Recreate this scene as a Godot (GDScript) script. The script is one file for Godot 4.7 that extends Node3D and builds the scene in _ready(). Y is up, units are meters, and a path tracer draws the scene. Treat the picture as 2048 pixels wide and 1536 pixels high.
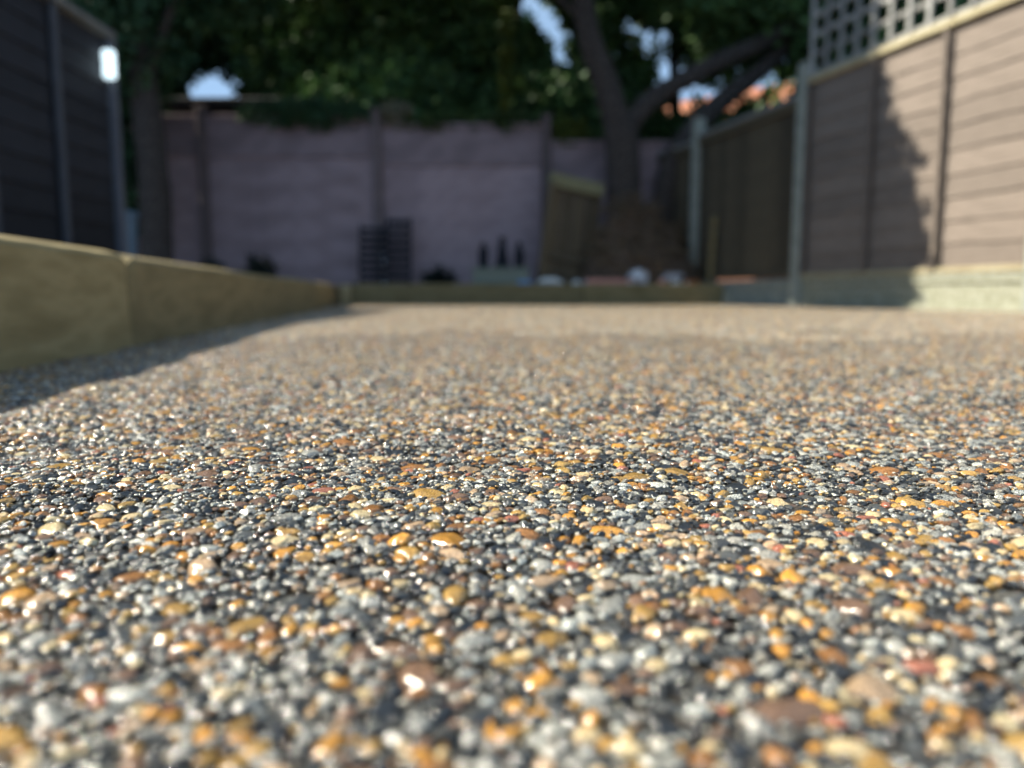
extends Node3D

const TILE := 0.24            # side of one packed patch of gravel
const NEAR_DEPTH := 2.0      # gravel up to here is laid stone by stone

var rng := RandomNumberGenerator.new()
var names := {}
var M := {}
var sheets := {}

func _ready() -> void:
	rng.seed = 4711
	set_view()
	make_materials()
	ground_and_beds()
	gravel()
	sleepers()
	right_fence()
	back_fence()
	left_fence()
	neighbour_buildings()
	trees()
	bed_objects()

# ---------------------------------------------------------------- camera, sky, sun
func set_view() -> void:
	var cam := Camera3D.new()
	cam.name = "camera"
	var at := CameraAttributesPhysical.new()
	at.frustum_focal_length = 24.05
	at.frustum_focus_distance = 0.405
	at.frustum_near = 0.01
	at.frustum_far = 400.0
	at.exposure_aperture = 4.0
	cam.attributes = at
	cam.fov = 53.05
	cam.near = 0.01
	cam.far = 400.0
	cam.position = Vector3(0, 0.1, 0)
	cam.rotation = Vector3(-atan(180.0 / 1539.0), 0, 0)
	cam.current = true
	add_child(cam)
	var sky := ProceduralSkyMaterial.new()
	sky.sky_top_color = Color(0.50, 0.60, 0.71)
	sky.sky_horizon_color = Color(0.64, 0.80, 0.98)
	sky.sky_curve = 0.16
	sky.sky_energy_multiplier = 0.85
	sky.ground_bottom_color = Color(0.16, 0.15, 0.13)
	sky.ground_horizon_color = Color(0.42, 0.43, 0.43)
	var env := Environment.new()
	env.background_mode = Environment.BG_SKY
	env.sky = Sky.new()
	env.sky.sky_material = sky
	env.tonemap_mode = Environment.TONE_MAPPER_LINEAR
	env.tonemap_exposure = 2.1
	env.sdfgi_enabled = true
	env.ssao_enabled = true
	env.ssil_enabled = true
	var we := WorldEnvironment.new()
	we.name = "world_environment"
	we.environment = env
	add_child(we)
	var sun := DirectionalLight3D.new()
	sun.name = "sun"
	sun.light_energy = 1.6
	sun.light_color = Color(1.0, 0.965, 0.89)
	sun.light_angular_distance = 0.53
	sun.shadow_enabled = true
	var to_sun := Vector3(-1.0, 0.95, -0.14).normalized()
	sun.look_at_from_position(to_sun * 20.0, Vector3.ZERO, Vector3.UP)
	add_child(sun)

# ---------------------------------------------------------------- helpers
func P(lat: float, depth: float, h := 0.0) -> Vector3:
	return Vector3(lat, h, -depth)

func numbered(called: String) -> String:
	if not names.has(called):
		names[called] = 0
		return called
	names[called] += 1
	return "%s_%03d" % [called, names[called]]

func thing(called: String, label: String, category: String, at := Vector3.ZERO, basis_ := Basis(), group := "", kind := "") -> Node3D:
	var o := Node3D.new()
	o.name = numbered(called)
	o.transform = Transform3D(basis_, at)
	add_child(o)
	tag(o, label, category, group, kind)
	return o

func tag(o: Node, label: String, category: String, group := "", kind := "") -> void:
	if label: o.set_meta("label", label)
	if category: o.set_meta("category", category)
	if group: o.set_meta("group", group)
	if kind: o.set_meta("kind", kind)

func obj(called: String, mesh: Mesh, mat: Material, parent: Node = self, at := Vector3.ZERO, basis_ := Basis()) -> MeshInstance3D:
	var o := MeshInstance3D.new()
	o.name = numbered(called) if parent == self else StringName(called)
	o.mesh = mesh
	if mat: o.material_override = mat
	o.transform = Transform3D(basis_, at)
	if parent != self:
		var n := 0
		while parent.has_node(NodePath(o.name)):
			n += 1
			o.name = "%s_%03d" % [called, n]
	parent.add_child(o, true)
	return o

func pick(list: Array):
	return list[rng.randi() % list.size()]

var boxes := {}
# a box with chamfered edges, centred on its middle
func cbox(s: Vector3, b := 0.004) -> ArrayMesh:
	var key := [s, b]
	if boxes.has(key): return boxes[key]
	var st := SurfaceTool.new()
	st.begin(Mesh.PRIMITIVE_TRIANGLES)
	var h := s * 0.5
	b = minf(b, minf(h.x, minf(h.y, h.z)) * 0.45)
	for sx in [-1.0, 1.0]:
		quad(st, [Vector3(sx * h.x, -h.y + b, -h.z + b), Vector3(sx * h.x, h.y - b, -h.z + b), Vector3(sx * h.x, h.y - b, h.z - b), Vector3(sx * h.x, -h.y + b, h.z - b)], Vector3(sx, 0, 0))
		quad(st, [Vector3(-h.x + b, sx * h.y, -h.z + b), Vector3(h.x - b, sx * h.y, -h.z + b), Vector3(h.x - b, sx * h.y, h.z - b), Vector3(-h.x + b, sx * h.y, h.z - b)], Vector3(0, sx, 0))
		quad(st, [Vector3(-h.x + b, -h.y + b, sx * h.z), Vector3(h.x - b, -h.y + b, sx * h.z), Vector3(h.x - b, h.y - b, sx * h.z), Vector3(-h.x + b, h.y - b, sx * h.z)], Vector3(0, 0, sx))
		for sy in [-1.0, 1.0]:
			quad(st, [Vector3(sx * h.x, sy * (h.y - b), -h.z + b), Vector3(sx * (h.x - b), sy * h.y, -h.z + b), Vector3(sx * (h.x - b), sy * h.y, h.z - b), Vector3(sx * h.x, sy * (h.y - b), h.z - b)], Vector3(sx, sy, 0))
			quad(st, [Vector3(sx * h.x, -h.y + b, sy * (h.z - b)), Vector3(sx * (h.x - b), -h.y + b, sy * h.z), Vector3(sx * (h.x - b), h.y - b, sy * h.z), Vector3(sx * h.x, h.y - b, sy * (h.z - b))], Vector3(sx, 0, sy))
			quad(st, [Vector3(-h.x + b, sx * h.y, sy * (h.z - b)), Vector3(-h.x + b, sx * (h.y - b), sy * h.z), Vector3(h.x - b, sx * (h.y - b), sy * h.z), Vector3(h.x - b, sx * h.y, sy * (h.z - b))], Vector3(0, sx, sy))
			for sz in [-1.0, 1.0]:
				tri(st, Vector3(sx * h.x, sy * (h.y - b), sz * (h.z - b)), Vector3(sx * (h.x - b), sy * h.y, sz * (h.z - b)), Vector3(sx * (h.x - b), sy * (h.y - b), sz * h.z), Vector3(sx, sy, sz))
	var m := st.commit()
	boxes[key] = m
	return m

func tri(st: SurfaceTool, a: Vector3, b: Vector3, c: Vector3, n: Vector3) -> void:
	var nn := (b - a).cross(c - a)
	var list := [a, b, c] if nn.dot(n) < 0.0 else [a, c, b]
	var f := nn.normalized() * (-1.0 if nn.dot(n) < 0.0 else 1.0)
	for v in list:
		st.set_normal(f)
		st.add_vertex(v)

func quad(st: SurfaceTool, p: Array, n: Vector3) -> void:
	tri(st, p[0], p[1], p[2], n)
	tri(st, p[0], p[2], p[3], n)

# a round, tapering tube along points (Vector3) with radii
func tube(pts: Array, radii: Array, sides := 12, rough := 0.0, seed_ := 0, st_in: SurfaceTool = null) -> ArrayMesh:
	var st := st_in
	if st == null:
		st = SurfaceTool.new()
		st.begin(Mesh.PRIMITIVE_TRIANGLES)
	var nz := FastNoiseLite.new()
	nz.seed = seed_
	nz.frequency = 3.0
	var rings := []
	var side := Vector3.RIGHT
	for i in pts.size():
		var d: Vector3 = (pts[mini(i + 1, pts.size() - 1)] - pts[maxi(i - 1, 0)]).normalized()
		if absf(side.dot(d)) > 0.9: side = Vector3.FORWARD
		side = (side - d * side.dot(d)).normalized()
		var up := d.cross(side)
		var ring := []
		for k in sides:
			var a := TAU * k / sides
			var o := side * cos(a) + up * sin(a)
			var r: float = radii[i]
			if rough > 0.0:
				r *= 1.0 + rough * nz.get_noise_3dv(pts[i] + o * r * 2.0)
			ring.append([pts[i] + o * r, o])
		rings.append(ring)
	for i in rings.size() - 1:
		for k in sides:
			var a = rings[i][k]
			var b = rings[i][(k + 1) % sides]
			var c = rings[i + 1][(k + 1) % sides]
			var d = rings[i + 1][k]
			for t in [[a, b, c], [a, c, d]]:
				var nn: Vector3 = (t[1][0] - t[0][0]).cross(t[2][0] - t[0][0])
				var list: Array = t if nn.dot(t[0][1]) < 0.0 else [t[0], t[2], t[1]]
				for v in list:
					st.set_normal(v[1])
					st.add_vertex(v[0])
	for e in [0, rings.size() - 1]:
		var d: Vector3 = (pts[1] - pts[0]) * -1.0 if e == 0 else pts[-1] - pts[-2]
		for k in sides:
			tri(st, pts[e], rings[e][k][0], rings[e][(k + 1) % sides][0], d.normalized())
	return st.commit() if st_in == null else null

# a smooth path through points, resampled
func smooth_path(pts: Array, radii: Array, n: int) -> Array:
	var c := Curve3D.new()
	for i in pts.size():
		var t: Vector3 = (pts[mini(i + 1, pts.size() - 1)] - pts[maxi(i - 1, 0)]) / 6.0
		c.add_point(pts[i], -t, t)
	var out := []
	var rr := []
	for i in n + 1:
		var f := float(i) / n * (pts.size() - 1)
		var k := mini(int(f), pts.size() - 2)
		out.append(c.sample(k, f - k))
		rr.append(lerpf(radii[k], radii[k + 1], f - k))
	return [out, rr]

# an outline turned round the y axis: profile of Vector2(radius, height)
func lathe(profile: Array, sides := 28) -> ArrayMesh:
	var st := SurfaceTool.new()
	st.begin(Mesh.PRIMITIVE_TRIANGLES)
	for i in profile.size() - 1:
		var p: Vector2 = profile[i]
		var q: Vector2 = profile[i + 1]
		var n2 := Vector2(q.y - p.y, p.x - q.x).normalized()
		for k in sides:
			var a := TAU * k / sides
			var b := TAU * (k + 1) / sides
			var va := Vector3(cos(a), 0, sin(a))
			var vb := Vector3(cos(b), 0, sin(b))
			var up := Vector3.UP
			for t in [[[va, p], [vb, p], [vb, q]], [[va, p], [vb, q], [va, q]]]:
				var pts := []
				var ns := []
				for e in t:
					pts.append(e[0] * e[1].x + up * e[1].y)
					ns.append((e[0] * n2.x + up * n2.y).normalized())
				var nn: Vector3 = (pts[1] - pts[0]).cross(pts[2] - pts[0])
				var order := [0, 1, 2] if nn.dot(ns[0]) < 0.0 else [0, 2, 1]
				for o in order:
					st.set_normal(ns[o])
					st.add_vertex(pts[o])
	return st.commit()

# ---------------------------------------------------------------- icosphere shapes
var spheres := {}
func ico(level: int) -> Array:
	if spheres.has(level): return spheres[level]
	var v: Array[Vector3] = []
	var f := []
	if level == 0:
		var t := (1.0 + sqrt(5.0)) / 2.0
		for p in [[-1, t, 0], [1, t, 0], [-1, -t, 0], [1, -t, 0], [0, -1, t], [0, 1, t], [0, -1, -t], [0, 1, -t], [t, 0, -1], [t, 0, 1], [-t, 0, -1], [-t, 0, 1]]:
			v.append(Vector3(p[0], p[1], p[2]).normalized())
		f = [[0, 11, 5], [0, 5, 1], [0, 1, 7], [0, 7, 10], [0, 10, 11], [1, 5, 9], [5, 11, 4], [11, 10, 2], [10, 7, 6], [7, 1, 8], [3, 9, 4], [3, 4, 2], [3, 2, 6], [3, 6, 8], [3, 8, 9], [4, 9, 5], [2, 4, 11], [6, 2, 10], [8, 6, 7], [9, 8, 1]]
	else:
		var low := ico(level - 1)
		v = low[0].duplicate()
		var mid := {}
		for t in low[1]:
			var e := []
			for k in 3:
				var a: int = t[k]
				var b: int = t[(k + 1) % 3]
				var key := Vector2i(mini(a, b), maxi(a, b))
				if not mid.has(key):
					mid[key] = v.size()
					v.append((v[a] + v[b]).normalized())
				e.append(mid[key])
			f.append_array([[t[0], e[0], e[2]], [t[1], e[1], e[0]], [t[2], e[2], e[1]], [e[0], e[1], e[2]]])
	spheres[level] = [v, f]
	return spheres[level]

# a pebble of about unit radius: flats worn on it, edges rounded, slightly lumpy. Returns [vertices, normals, indices]
func pebble_shape(level: int, seed_: int, angular: float) -> Array:
	var r := RandomNumberGenerator.new()
	r.seed = seed_
	var nz := FastNoiseLite.new()
	nz.seed = seed_
	nz.frequency = 0.8
	nz.fractal_octaves = 2
	var flats := []
	for i in int(4 + 7 * angular):
		flats.append([Vector3(r.randfn(), r.randfn(), r.randfn()).normalized(), r.randf_range(0.95 - 0.33 * angular, 1.0 - 0.1 * angular)])
	var s := ico(level)
	var v := PackedVector3Array()
	for p in s[0]:
		var q: Vector3 = p
		for fl in flats:
			var d: float = q.dot(fl[0]) - fl[1]
			if d > 0.0: q -= fl[0] * d * 0.88
		q *= 1.0 + 0.16 * nz.get_noise_3dv(p * 1.3)
		if angular > 0.7: q *= 1.0 - 0.22 * (angular - 0.45) * absf(nz.get_noise_3dv(p * 4.2 + Vector3(9, 0, 0))) + 0.10 * (angular - 0.45) * nz.get_noise_3dv(p * 9.0)
		v.append(q)
	var n := PackedVector3Array()
	n.resize(v.size())
	var idx := PackedInt32Array()
	for t in s[1]:
		var a := v[t[0]]
		var c := (v[t[1]] - a).cross(v[t[2]] - a)
		if c.dot(a) < 0.0:
			c = -c
			idx.append_array([t[0], t[1], t[2]])
		else:
			idx.append_array([t[0], t[2], t[1]])
		for k in 3: n[t[k]] += c
	for i in n.size(): n[i] = n[i].normalized()
	return [v, n, idx]

func shape_mesh(s: Array) -> ArrayMesh:
	var a := []
	a.resize(Mesh.ARRAY_MAX)
	a[Mesh.ARRAY_VERTEX] = s[0]
	a[Mesh.ARRAY_NORMAL] = s[1]
	a[Mesh.ARRAY_INDEX] = s[2]
	var m := ArrayMesh.new()
	m.add_surface_from_arrays(Mesh.PRIMITIVE_TRIANGLES, a)
	return m

# ---------------------------------------------------------------- materials
func noise_tex(freq: float, ramp: Array, size := 512, type := FastNoiseLite.TYPE_SIMPLEX_SMOOTH, octaves := 4, seed_ := 1) -> NoiseTexture2D:
	var n := FastNoiseLite.new()
	n.noise_type = type
	n.frequency = freq
	n.fractal_octaves = octaves
	n.seed = seed_
	var t := NoiseTexture2D.new()
	t.width = size
	t.height = size
	t.seamless = true
	t.noise = n
	t.generate_mipmaps = false
	if ramp:
		var g := Gradient.new()
		g.offsets = PackedFloat32Array(ramp.map(func(e): return e[0]))
		g.colors = PackedColorArray(ramp.map(func(e): return (e[1] as Color)))
		t.color_ramp = g
	return t

func lin(r: float, g: float, b: float) -> Color:
	return Color(r, g, b).linear_to_srgb()

# wood in three cuts, so that boards of one kind differ; colours are linear
func wood(key: String, dark: Color, light_: Color, rough: float, along := Vector3(0.6, 9, 9)) -> void:
	var list := []
	var tex := noise_tex(0.012, [[0.15, dark], [0.45, dark.lerp(light_, 0.55)], [0.6, light_], [0.85, dark.lerp(light_, 0.35)]], 512, FastNoiseLite.TYPE_SIMPLEX_SMOOTH, 5, key.hash() % 1000)
	for k in 4:
		var m := StandardMaterial3D.new()
		m.resource_name = key
		m.albedo_texture = tex
		var t := [1.0, 0.86, 0.93, 0.78][k] as float
		m.albedo_color = Color(t, t, t)
		m.roughness = rough
		m.uv1_triplanar = true
		m.uv1_scale = along
		m.uv1_offset = Vector3(0.13 * k, 0.31 * k, 0.57 * k)
		m.heightmap_enabled = true
		m.heightmap_texture = sheets.relief
		m.heightmap_scale = 0.12
		list.append(m)
	M[key] = list

func plain(key: String, c: Color, rough: float, spec := 0.5, metal := 0.0) -> StandardMaterial3D:
	var m := StandardMaterial3D.new()
	m.resource_name = key
	m.albedo_color = c.linear_to_srgb()
	m.roughness = rough
	m.metallic_specular = spec
	m.metallic = metal
	M[key] = m
	return m

func mottled(key: String, ramp: Array, freq: float, scale_: float, rough: float, relief := 0.3) -> StandardMaterial3D:
	var m := StandardMaterial3D.new()
	m.resource_name = key
	m.albedo_texture = noise_tex(freq, ramp, 512, FastNoiseLite.TYPE_SIMPLEX_SMOOTH, 5, key.hash() % 997)
	m.roughness = rough
	m.uv1_triplanar = true
	m.uv1_world_triplanar = true
	m.uv1_scale = Vector3.ONE * scale_
	if relief > 0.0:
		m.heightmap_enabled = true
		m.heightmap_texture = sheets.relief
		m.heightmap_scale = relief
	M[key] = m
	return m

func stone_material(key: String, tex: Texture2D, rough: float, relief: float, bump: Texture2D) -> void:
	var m := StandardMaterial3D.new()
	m.resource_name = key
	m.vertex_color_use_as_albedo = true
	m.albedo_texture = tex
	m.roughness = rough
	m.metallic_specular = 0.64
	m.uv1_triplanar = true
	m.uv1_world_triplanar = true
	m.uv1_scale = Vector3.ONE * 28.0
	m.heightmap_enabled = true
	m.heightmap_texture = bump
	m.heightmap_scale = relief
	M[key] = m

func make_materials() -> void:
	sheets.relief = noise_tex(0.03, [], 512, FastNoiseLite.TYPE_SIMPLEX_SMOOTH, 5, 5)
	var fine := noise_tex(0.040, [], 1024, FastNoiseLite.TYPE_SIMPLEX_SMOOTH, 4, 8)
	var pits := noise_tex(0.036, [], 1024, FastNoiseLite.TYPE_CELLULAR, 2, 9)
	var veil := noise_tex(0.03, [[0.27, lin(0.26, 0.21, 0.17)], [0.42, lin(0.74, 0.69, 0.62)], [0.55, lin(0.95, 0.94, 0.90)], [0.75, Color.WHITE]], 1024, FastNoiseLite.TYPE_SIMPLEX_SMOOTH, 4, 3)
	var pepper := noise_tex(0.035, [[0.30, lin(0.05, 0.055, 0.06)], [0.42, lin(0.40, 0.41, 0.41)], [0.55, lin(0.85, 0.86, 0.84)], [0.7, Color.WHITE]], 1024, FastNoiseLite.TYPE_SIMPLEX_SMOOTH, 3, 21)
	var flecks := noise_tex(0.06, [[0.35, lin(0.55, 0.57, 0.6)], [0.62, lin(0.7, 0.7, 0.7)], [0.78, Color.WHITE]], 1024, FastNoiseLite.TYPE_SIMPLEX_SMOOTH, 3, 33)
	stone_material("smooth_stone", veil, 0.14, 0.014, fine)
	stone_material("granite_stone", pepper, 0.13, 0.030, fine)
	stone_material("slate_stone", flecks, 0.12, 0.045, pits)
	var far := StandardMaterial3D.new()
	far.resource_name = "far_stone"
	far.vertex_color_use_as_albedo = true
	far.roughness = 0.2
	M.far_stone = far
	far.metallic_specular = 0.55
	mottled("resin_bed", [[0.2, lin(0.02, 0.018, 0.015)], [0.8, lin(0.09, 0.07, 0.05)]], 0.05, 20.0, 0.35, 0.1)
	mottled("soil", [[0.2, lin(0.012, 0.010, 0.008)], [0.55, lin(0.045, 0.034, 0.024)], [0.85, lin(0.10, 0.08, 0.06)]], 0.02, 1.3, 0.95, 2.0)
	mottled("heap_soil", [[0.25, lin(0.035, 0.023, 0.016)], [0.5, lin(0.10, 0.066, 0.044)], [0.8, lin(0.20, 0.135, 0.09)]], 0.03, 1.6, 0.95, 1.5)
	mottled("concrete", [[0.15, lin(0.16, 0.19, 0.16)], [0.45, lin(0.27, 0.29, 0.25)], [0.7, lin(0.34, 0.36, 0.32)], [0.9, lin(0.24, 0.27, 0.17)]], 0.012, 2.2, 0.85, 0.2)
	mottled("mossy_concrete", [[0.15, lin(0.18, 0.19, 0.13)], [0.45, lin(0.27, 0.275, 0.20)], [0.7, lin(0.37, 0.375, 0.31)], [0.9, lin(0.21, 0.225, 0.13)]], 0.012, 2.6, 0.85, 0.2)
	wood("sleeper", lin(0.21, 0.162, 0.068), lin(0.32, 0.255, 0.122), 0.85, Vector3(0.5, 2.2, 2.2))
	wood("sleeper_end", lin(0.30, 0.23, 0.11), lin(0.50, 0.40, 0.22), 0.8)
	wood("brown_board", lin(0.155, 0.126, 0.104), lin(0.235, 0.194, 0.164), 0.82)
	wood("dark_board", lin(0.045, 0.036, 0.024), lin(0.13, 0.105, 0.062), 0.8, Vector3(9, 0.6, 9))
	wood("mauve_board", lin(0.265, 0.195, 0.205), lin(0.385, 0.29, 0.305), 0.8, Vector3(0.22, 0.35, 0.35))
	wood("plum_post", lin(0.16, 0.12, 0.12), lin(0.24, 0.185, 0.18), 0.85, Vector3(9, 0.6, 9))
	wood("grey_slat", lin(0.26, 0.26, 0.25), lin(0.42, 0.42, 0.40), 0.75, Vector3(3, 3, 3))
	wood("yellow_rail", lin(0.30, 0.25, 0.14), lin(0.48, 0.43, 0.28), 0.75)
	wood("charcoal_board", lin(0.016, 0.017, 0.022), lin(0.034, 0.035, 0.044), 0.7)
	wood("charcoal_batten", lin(0.11, 0.115, 0.135), lin(0.18, 0.19, 0.22), 0.6, Vector3(9, 0.6, 9))
	wood("old_pallet", lin(0.09, 0.066, 0.036), lin(0.16, 0.122, 0.07), 0.85, Vector3(9, 0.6, 9))
	wood("mossy_rail", lin(0.16, 0.15, 0.075), lin(0.26, 0.24, 0.13), 0.85)
	mottled("bark", [[0.2, lin(0.022, 0.018, 0.016)], [0.5, lin(0.06, 0.048, 0.042)], [0.8, lin(0.12, 0.10, 0.088)]], 0.02, 2.0, 0.95, 1.5)
	mottled("roof_tile", [[0.2, lin(0.52, 0.23, 0.13)], [0.8, lin(0.72, 0.38, 0.24)]], 0.02, 0.9, 0.85, 0.5)
	mottled("brick_face", [[0.2, lin(0.24, 0.10, 0.06)], [0.8, lin(0.40, 0.20, 0.13)]], 0.03, 1.2, 0.9, 0.5)
	plain("felt", Color(0.012, 0.013, 0.016), 0.9)
	plain("white_plastic", Color(0.82, 0.84, 0.84), 0.35)
	var lit := plain("added_glow", Color(0.82, 0.84, 0.84), 0.35)  # glow added to match a bright patch, no known light source
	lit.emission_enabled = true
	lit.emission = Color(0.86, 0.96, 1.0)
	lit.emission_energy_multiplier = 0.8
	plain("black_plastic", Color(0.022, 0.024, 0.030), 0.8, 0.2)
	plain("blue_plastic", Color(0.10, 0.17, 0.24), 0.45)
	plain("bright_blue", Color(0.16, 0.32, 0.55), 0.4)
	plain("pale_tub", Color(0.16, 0.19, 0.15), 0.5)
	plain("bag_white", Color(0.72, 0.75, 0.80), 0.4)
	plain("bag_grey", Color(0.45, 0.42, 0.43), 0.45)
	plain("white_stone", Color(0.66, 0.66, 0.63), 0.85)
	plain("pink_slab", Color(0.62, 0.29, 0.23), 0.85)
	plain("orange_piece", Color(0.50, 0.16, 0.05), 0.7)
	plain("window_glass", Color(0.03, 0.035, 0.04), 0.1)
	plain("dry_twig", Color(0.17, 0.12, 0.07), 0.9)
	for e in [["leaf", Color(0.16, 0.26, 0.06)], ["leaf_bright", Color(0.40, 0.52, 0.10)]]:
		var m := plain(e[0], Color(1, 1, 1), 0.55, 0.4)
		m.vertex_color_use_as_albedo = true
		m.backlight_enabled = true
		m.backlight = (Color(0.5, 0.5, 0.5) if e[0] == "leaf" else Color(0.8, 0.8, 0.8))
		m.cull_mode = BaseMaterial3D.CULL_DISABLED

# ---------------------------------------------------------------- ground
func ground_and_beds() -> void:
	var st := SurfaceTool.new()
	st.begin(Mesh.PRIMITIVE_TRIANGLES)
	quad(st, [Vector3(-200, 0, -200), Vector3(200, 0, -200), Vector3(200, 0, 200), Vector3(-200, 0, 200)], Vector3.UP)
	var g := obj("ground", st.commit(), M.soil, self, Vector3(0, -0.06, 0))
	tag(g, "dark bare soil of the gardens lying under and around everything", "ground", "", "structure")
	var nz := FastNoiseLite.new()
	nz.frequency = 1.4
	nz.seed = 12
	for bed in [["left", -6.0, -0.72, -0.6, 8.9, 0.11], ["back", -1.75, 2.3, 7.34, 9.3, 0.135]]:
		st = SurfaceTool.new()
		st.begin(Mesh.PRIMITIVE_TRIANGLES)
		st.set_smooth_group(0)
		var nx := 46
		var ny := 60
		for i in nx:
			for j in ny:
				var c := []
				for o in [[0, 0], [1, 0], [1, 1], [0, 1]]:
					var d: float = lerpf(bed[3], bed[4], float(j + o[1]) / ny)
					var right: float = bed[2] if bed[0] == "back" else sleeper_lat(d) - 0.09
					var x: float = lerpf(bed[1], right, float(i + o[0]) / nx)
					c.append(P(x, d, bed[5] + 0.035 * nz.get_noise_2d(x, d) + 0.012 * nz.get_noise_2d(x * 5, d * 5)))
				quad(st, c, Vector3.UP)
		st.index()
		st.generate_normals()
		var b := obj("soil_bed", st.commit(), M.soil)
		tag(b, "dark soil of the long raised bed behind the left sleepers" if bed[0] == "left" else "dark soil of the raised bed along the back fence", "soil", "", "structure")

func sleeper_lat(d: float) -> float:
	return -0.65 - 0.152 * (d - 0.98)

# ---------------------------------------------------------------- gravel
# kinds of stone: material, share, linear colour, how far it varies, how angular
const KINDS := [
	["slate_stone", 0.23, Color(0.029, 0.031, 0.032), 0.35, 0.9],
	["slate_stone", 0.17, Color(0.092, 0.094, 0.088), 0.30, 0.8],
	["granite_stone", 0.21, Color(0.37, 0.365, 0.33), 0.30, 0.8],
	["granite_stone", 0.08, Color(0.60, 0.59, 0.52), 0.20, 0.6],
	["smooth_stone", 0.06, Color(0.60, 0.49, 0.29), 0.18, 0.4],
	["smooth_stone", 0.05, Color(0.50, 0.255, 0.05), 0.25, 0.45],
	["smooth_stone", 0.05, Color(0.40, 0.25, 0.075), 0.25, 0.5],
	["smooth_stone", 0.045, Color(0.28, 0.135, 0.045), 0.25, 0.5],
	["smooth_stone", 0.05, Color(0.45, 0.33, 0.22), 0.2, 0.5],
	["smooth_stone", 0.055, Color(0.17, 0.105, 0.070), 0.3, 0.6],
	["smooth_stone", 0.008, Color(0.36, 0.14, 0.09), 0.25, 0.5],
]
const SHAPES := 12

func pack_tile() -> Array:
	# discs of falling size thrown on a tile whose edges join
	var cell := 0.006
	var n := int(TILE / cell)
	var grid := []
	grid.resize(n * n)
	for i in n * n: grid[i] = []
	var out := []
	for step in [[0.0096, 6], [0.0080, 14], [0.0060, 40], [0.0050, 90], [0.0041, 330], [0.0034, 900], [0.0028, 2200], [0.0022, 4500], [0.0016, 7000], [0.0011, 7000]]:
		for k in int(step[1] * 1.35):
			var r: float = 0.86 * step[0] * rng.randf_range(0.84, 1.16)
			var x := rng.randf() * TILE
			var y := rng.randf() * TILE
			var reach := int(ceil((r + 0.0096) / cell))
			var ok := true
			var ci := int(x / cell)
			var cj := int(y / cell)
			for i in range(ci - reach, ci + reach + 1):
				for j in range(cj - reach, cj + reach + 1):
					for q in grid[posmod(i, n) * n + posmod(j, n)]:
						var dx: float = absf(x - q.x)
						var dy: float = absf(y - q.y)
						dx = minf(dx, TILE - dx)
						dy = minf(dy, TILE - dy)
						var lim: float = (r + q.z) * 0.86
						if dx * dx + dy * dy < lim * lim:
							ok = false
							break
					if not ok: break
				if not ok: break
			if ok:
				var v := Vector4(x, y, r, 0.0)
				grid[ci * n + cj].append(v)
				out.append(v)
	for k in 3400:      # grit in the gaps, a little lower
		out.append(Vector4(rng.randf() * TILE, rng.randf() * TILE, rng.randf_range(0.0009, 0.0015), -0.0010))
	return out

func lift(x: float, z: float) -> float:
	return 0.0011 * sin(x * 21.0 + 3.0 * sin(z * 7.0)) + 0.0013 * sin(z * 26.0 + 2.2 * sin(x * 6.0)) + 0.0012 * sin(x * 9.0 - z * 11.0 + 1.0)

func choose_kind(r: float) -> int:
	# the small grit is mostly dark and grey, the larger pebbles mostly brown, amber and cream
	var f := rng.randf()
	var tilt := clampf((r - 0.0010) / 0.0034, 0.0, 1.0)
	var sum := 0.0
	for k in KINDS.size(): sum += KINDS[k][1] * (lerpf(1.2, 0.8, tilt) if k < 4 else lerpf(0.55, 1.6, tilt))
	f *= sum
	for k in KINDS.size():
		f -= KINDS[k][1] * (lerpf(1.2, 0.8, tilt) if k < 4 else lerpf(0.55, 1.6, tilt))
		if f < 0.0: return k
	return 0

func stone_basis(r: float) -> Array:
	# flat-lying, longer than wide
	var long := r * rng.randf_range(1.0, 1.5)
	var wide := r * rng.randf_range(0.78, 1.05)
	var high := r * rng.randf_range(0.48, 0.76)
	var b := Basis(Vector3.UP, rng.randf() * TAU)
	b = Basis(Vector3(rng.randf_range(-1, 1), 0, rng.randf_range(-1, 1)).normalized(), rng.randfn(0.0, 0.16)) * b
	b = b * Basis.from_scale(Vector3(long, high, wide))
	return [b, high]

func stone_color(k: int) -> Color:
	var c: Color = KINDS[k][2]
	var v: float = 1.0 + KINDS[k][3] * rng.randf_range(-1.0, 1.0)
	var w := rng.randf_range(-0.06, 0.06)
	return Color(c.r * v * (1.0 + w), c.g * v, c.b * v * (1.0 - w))

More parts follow.
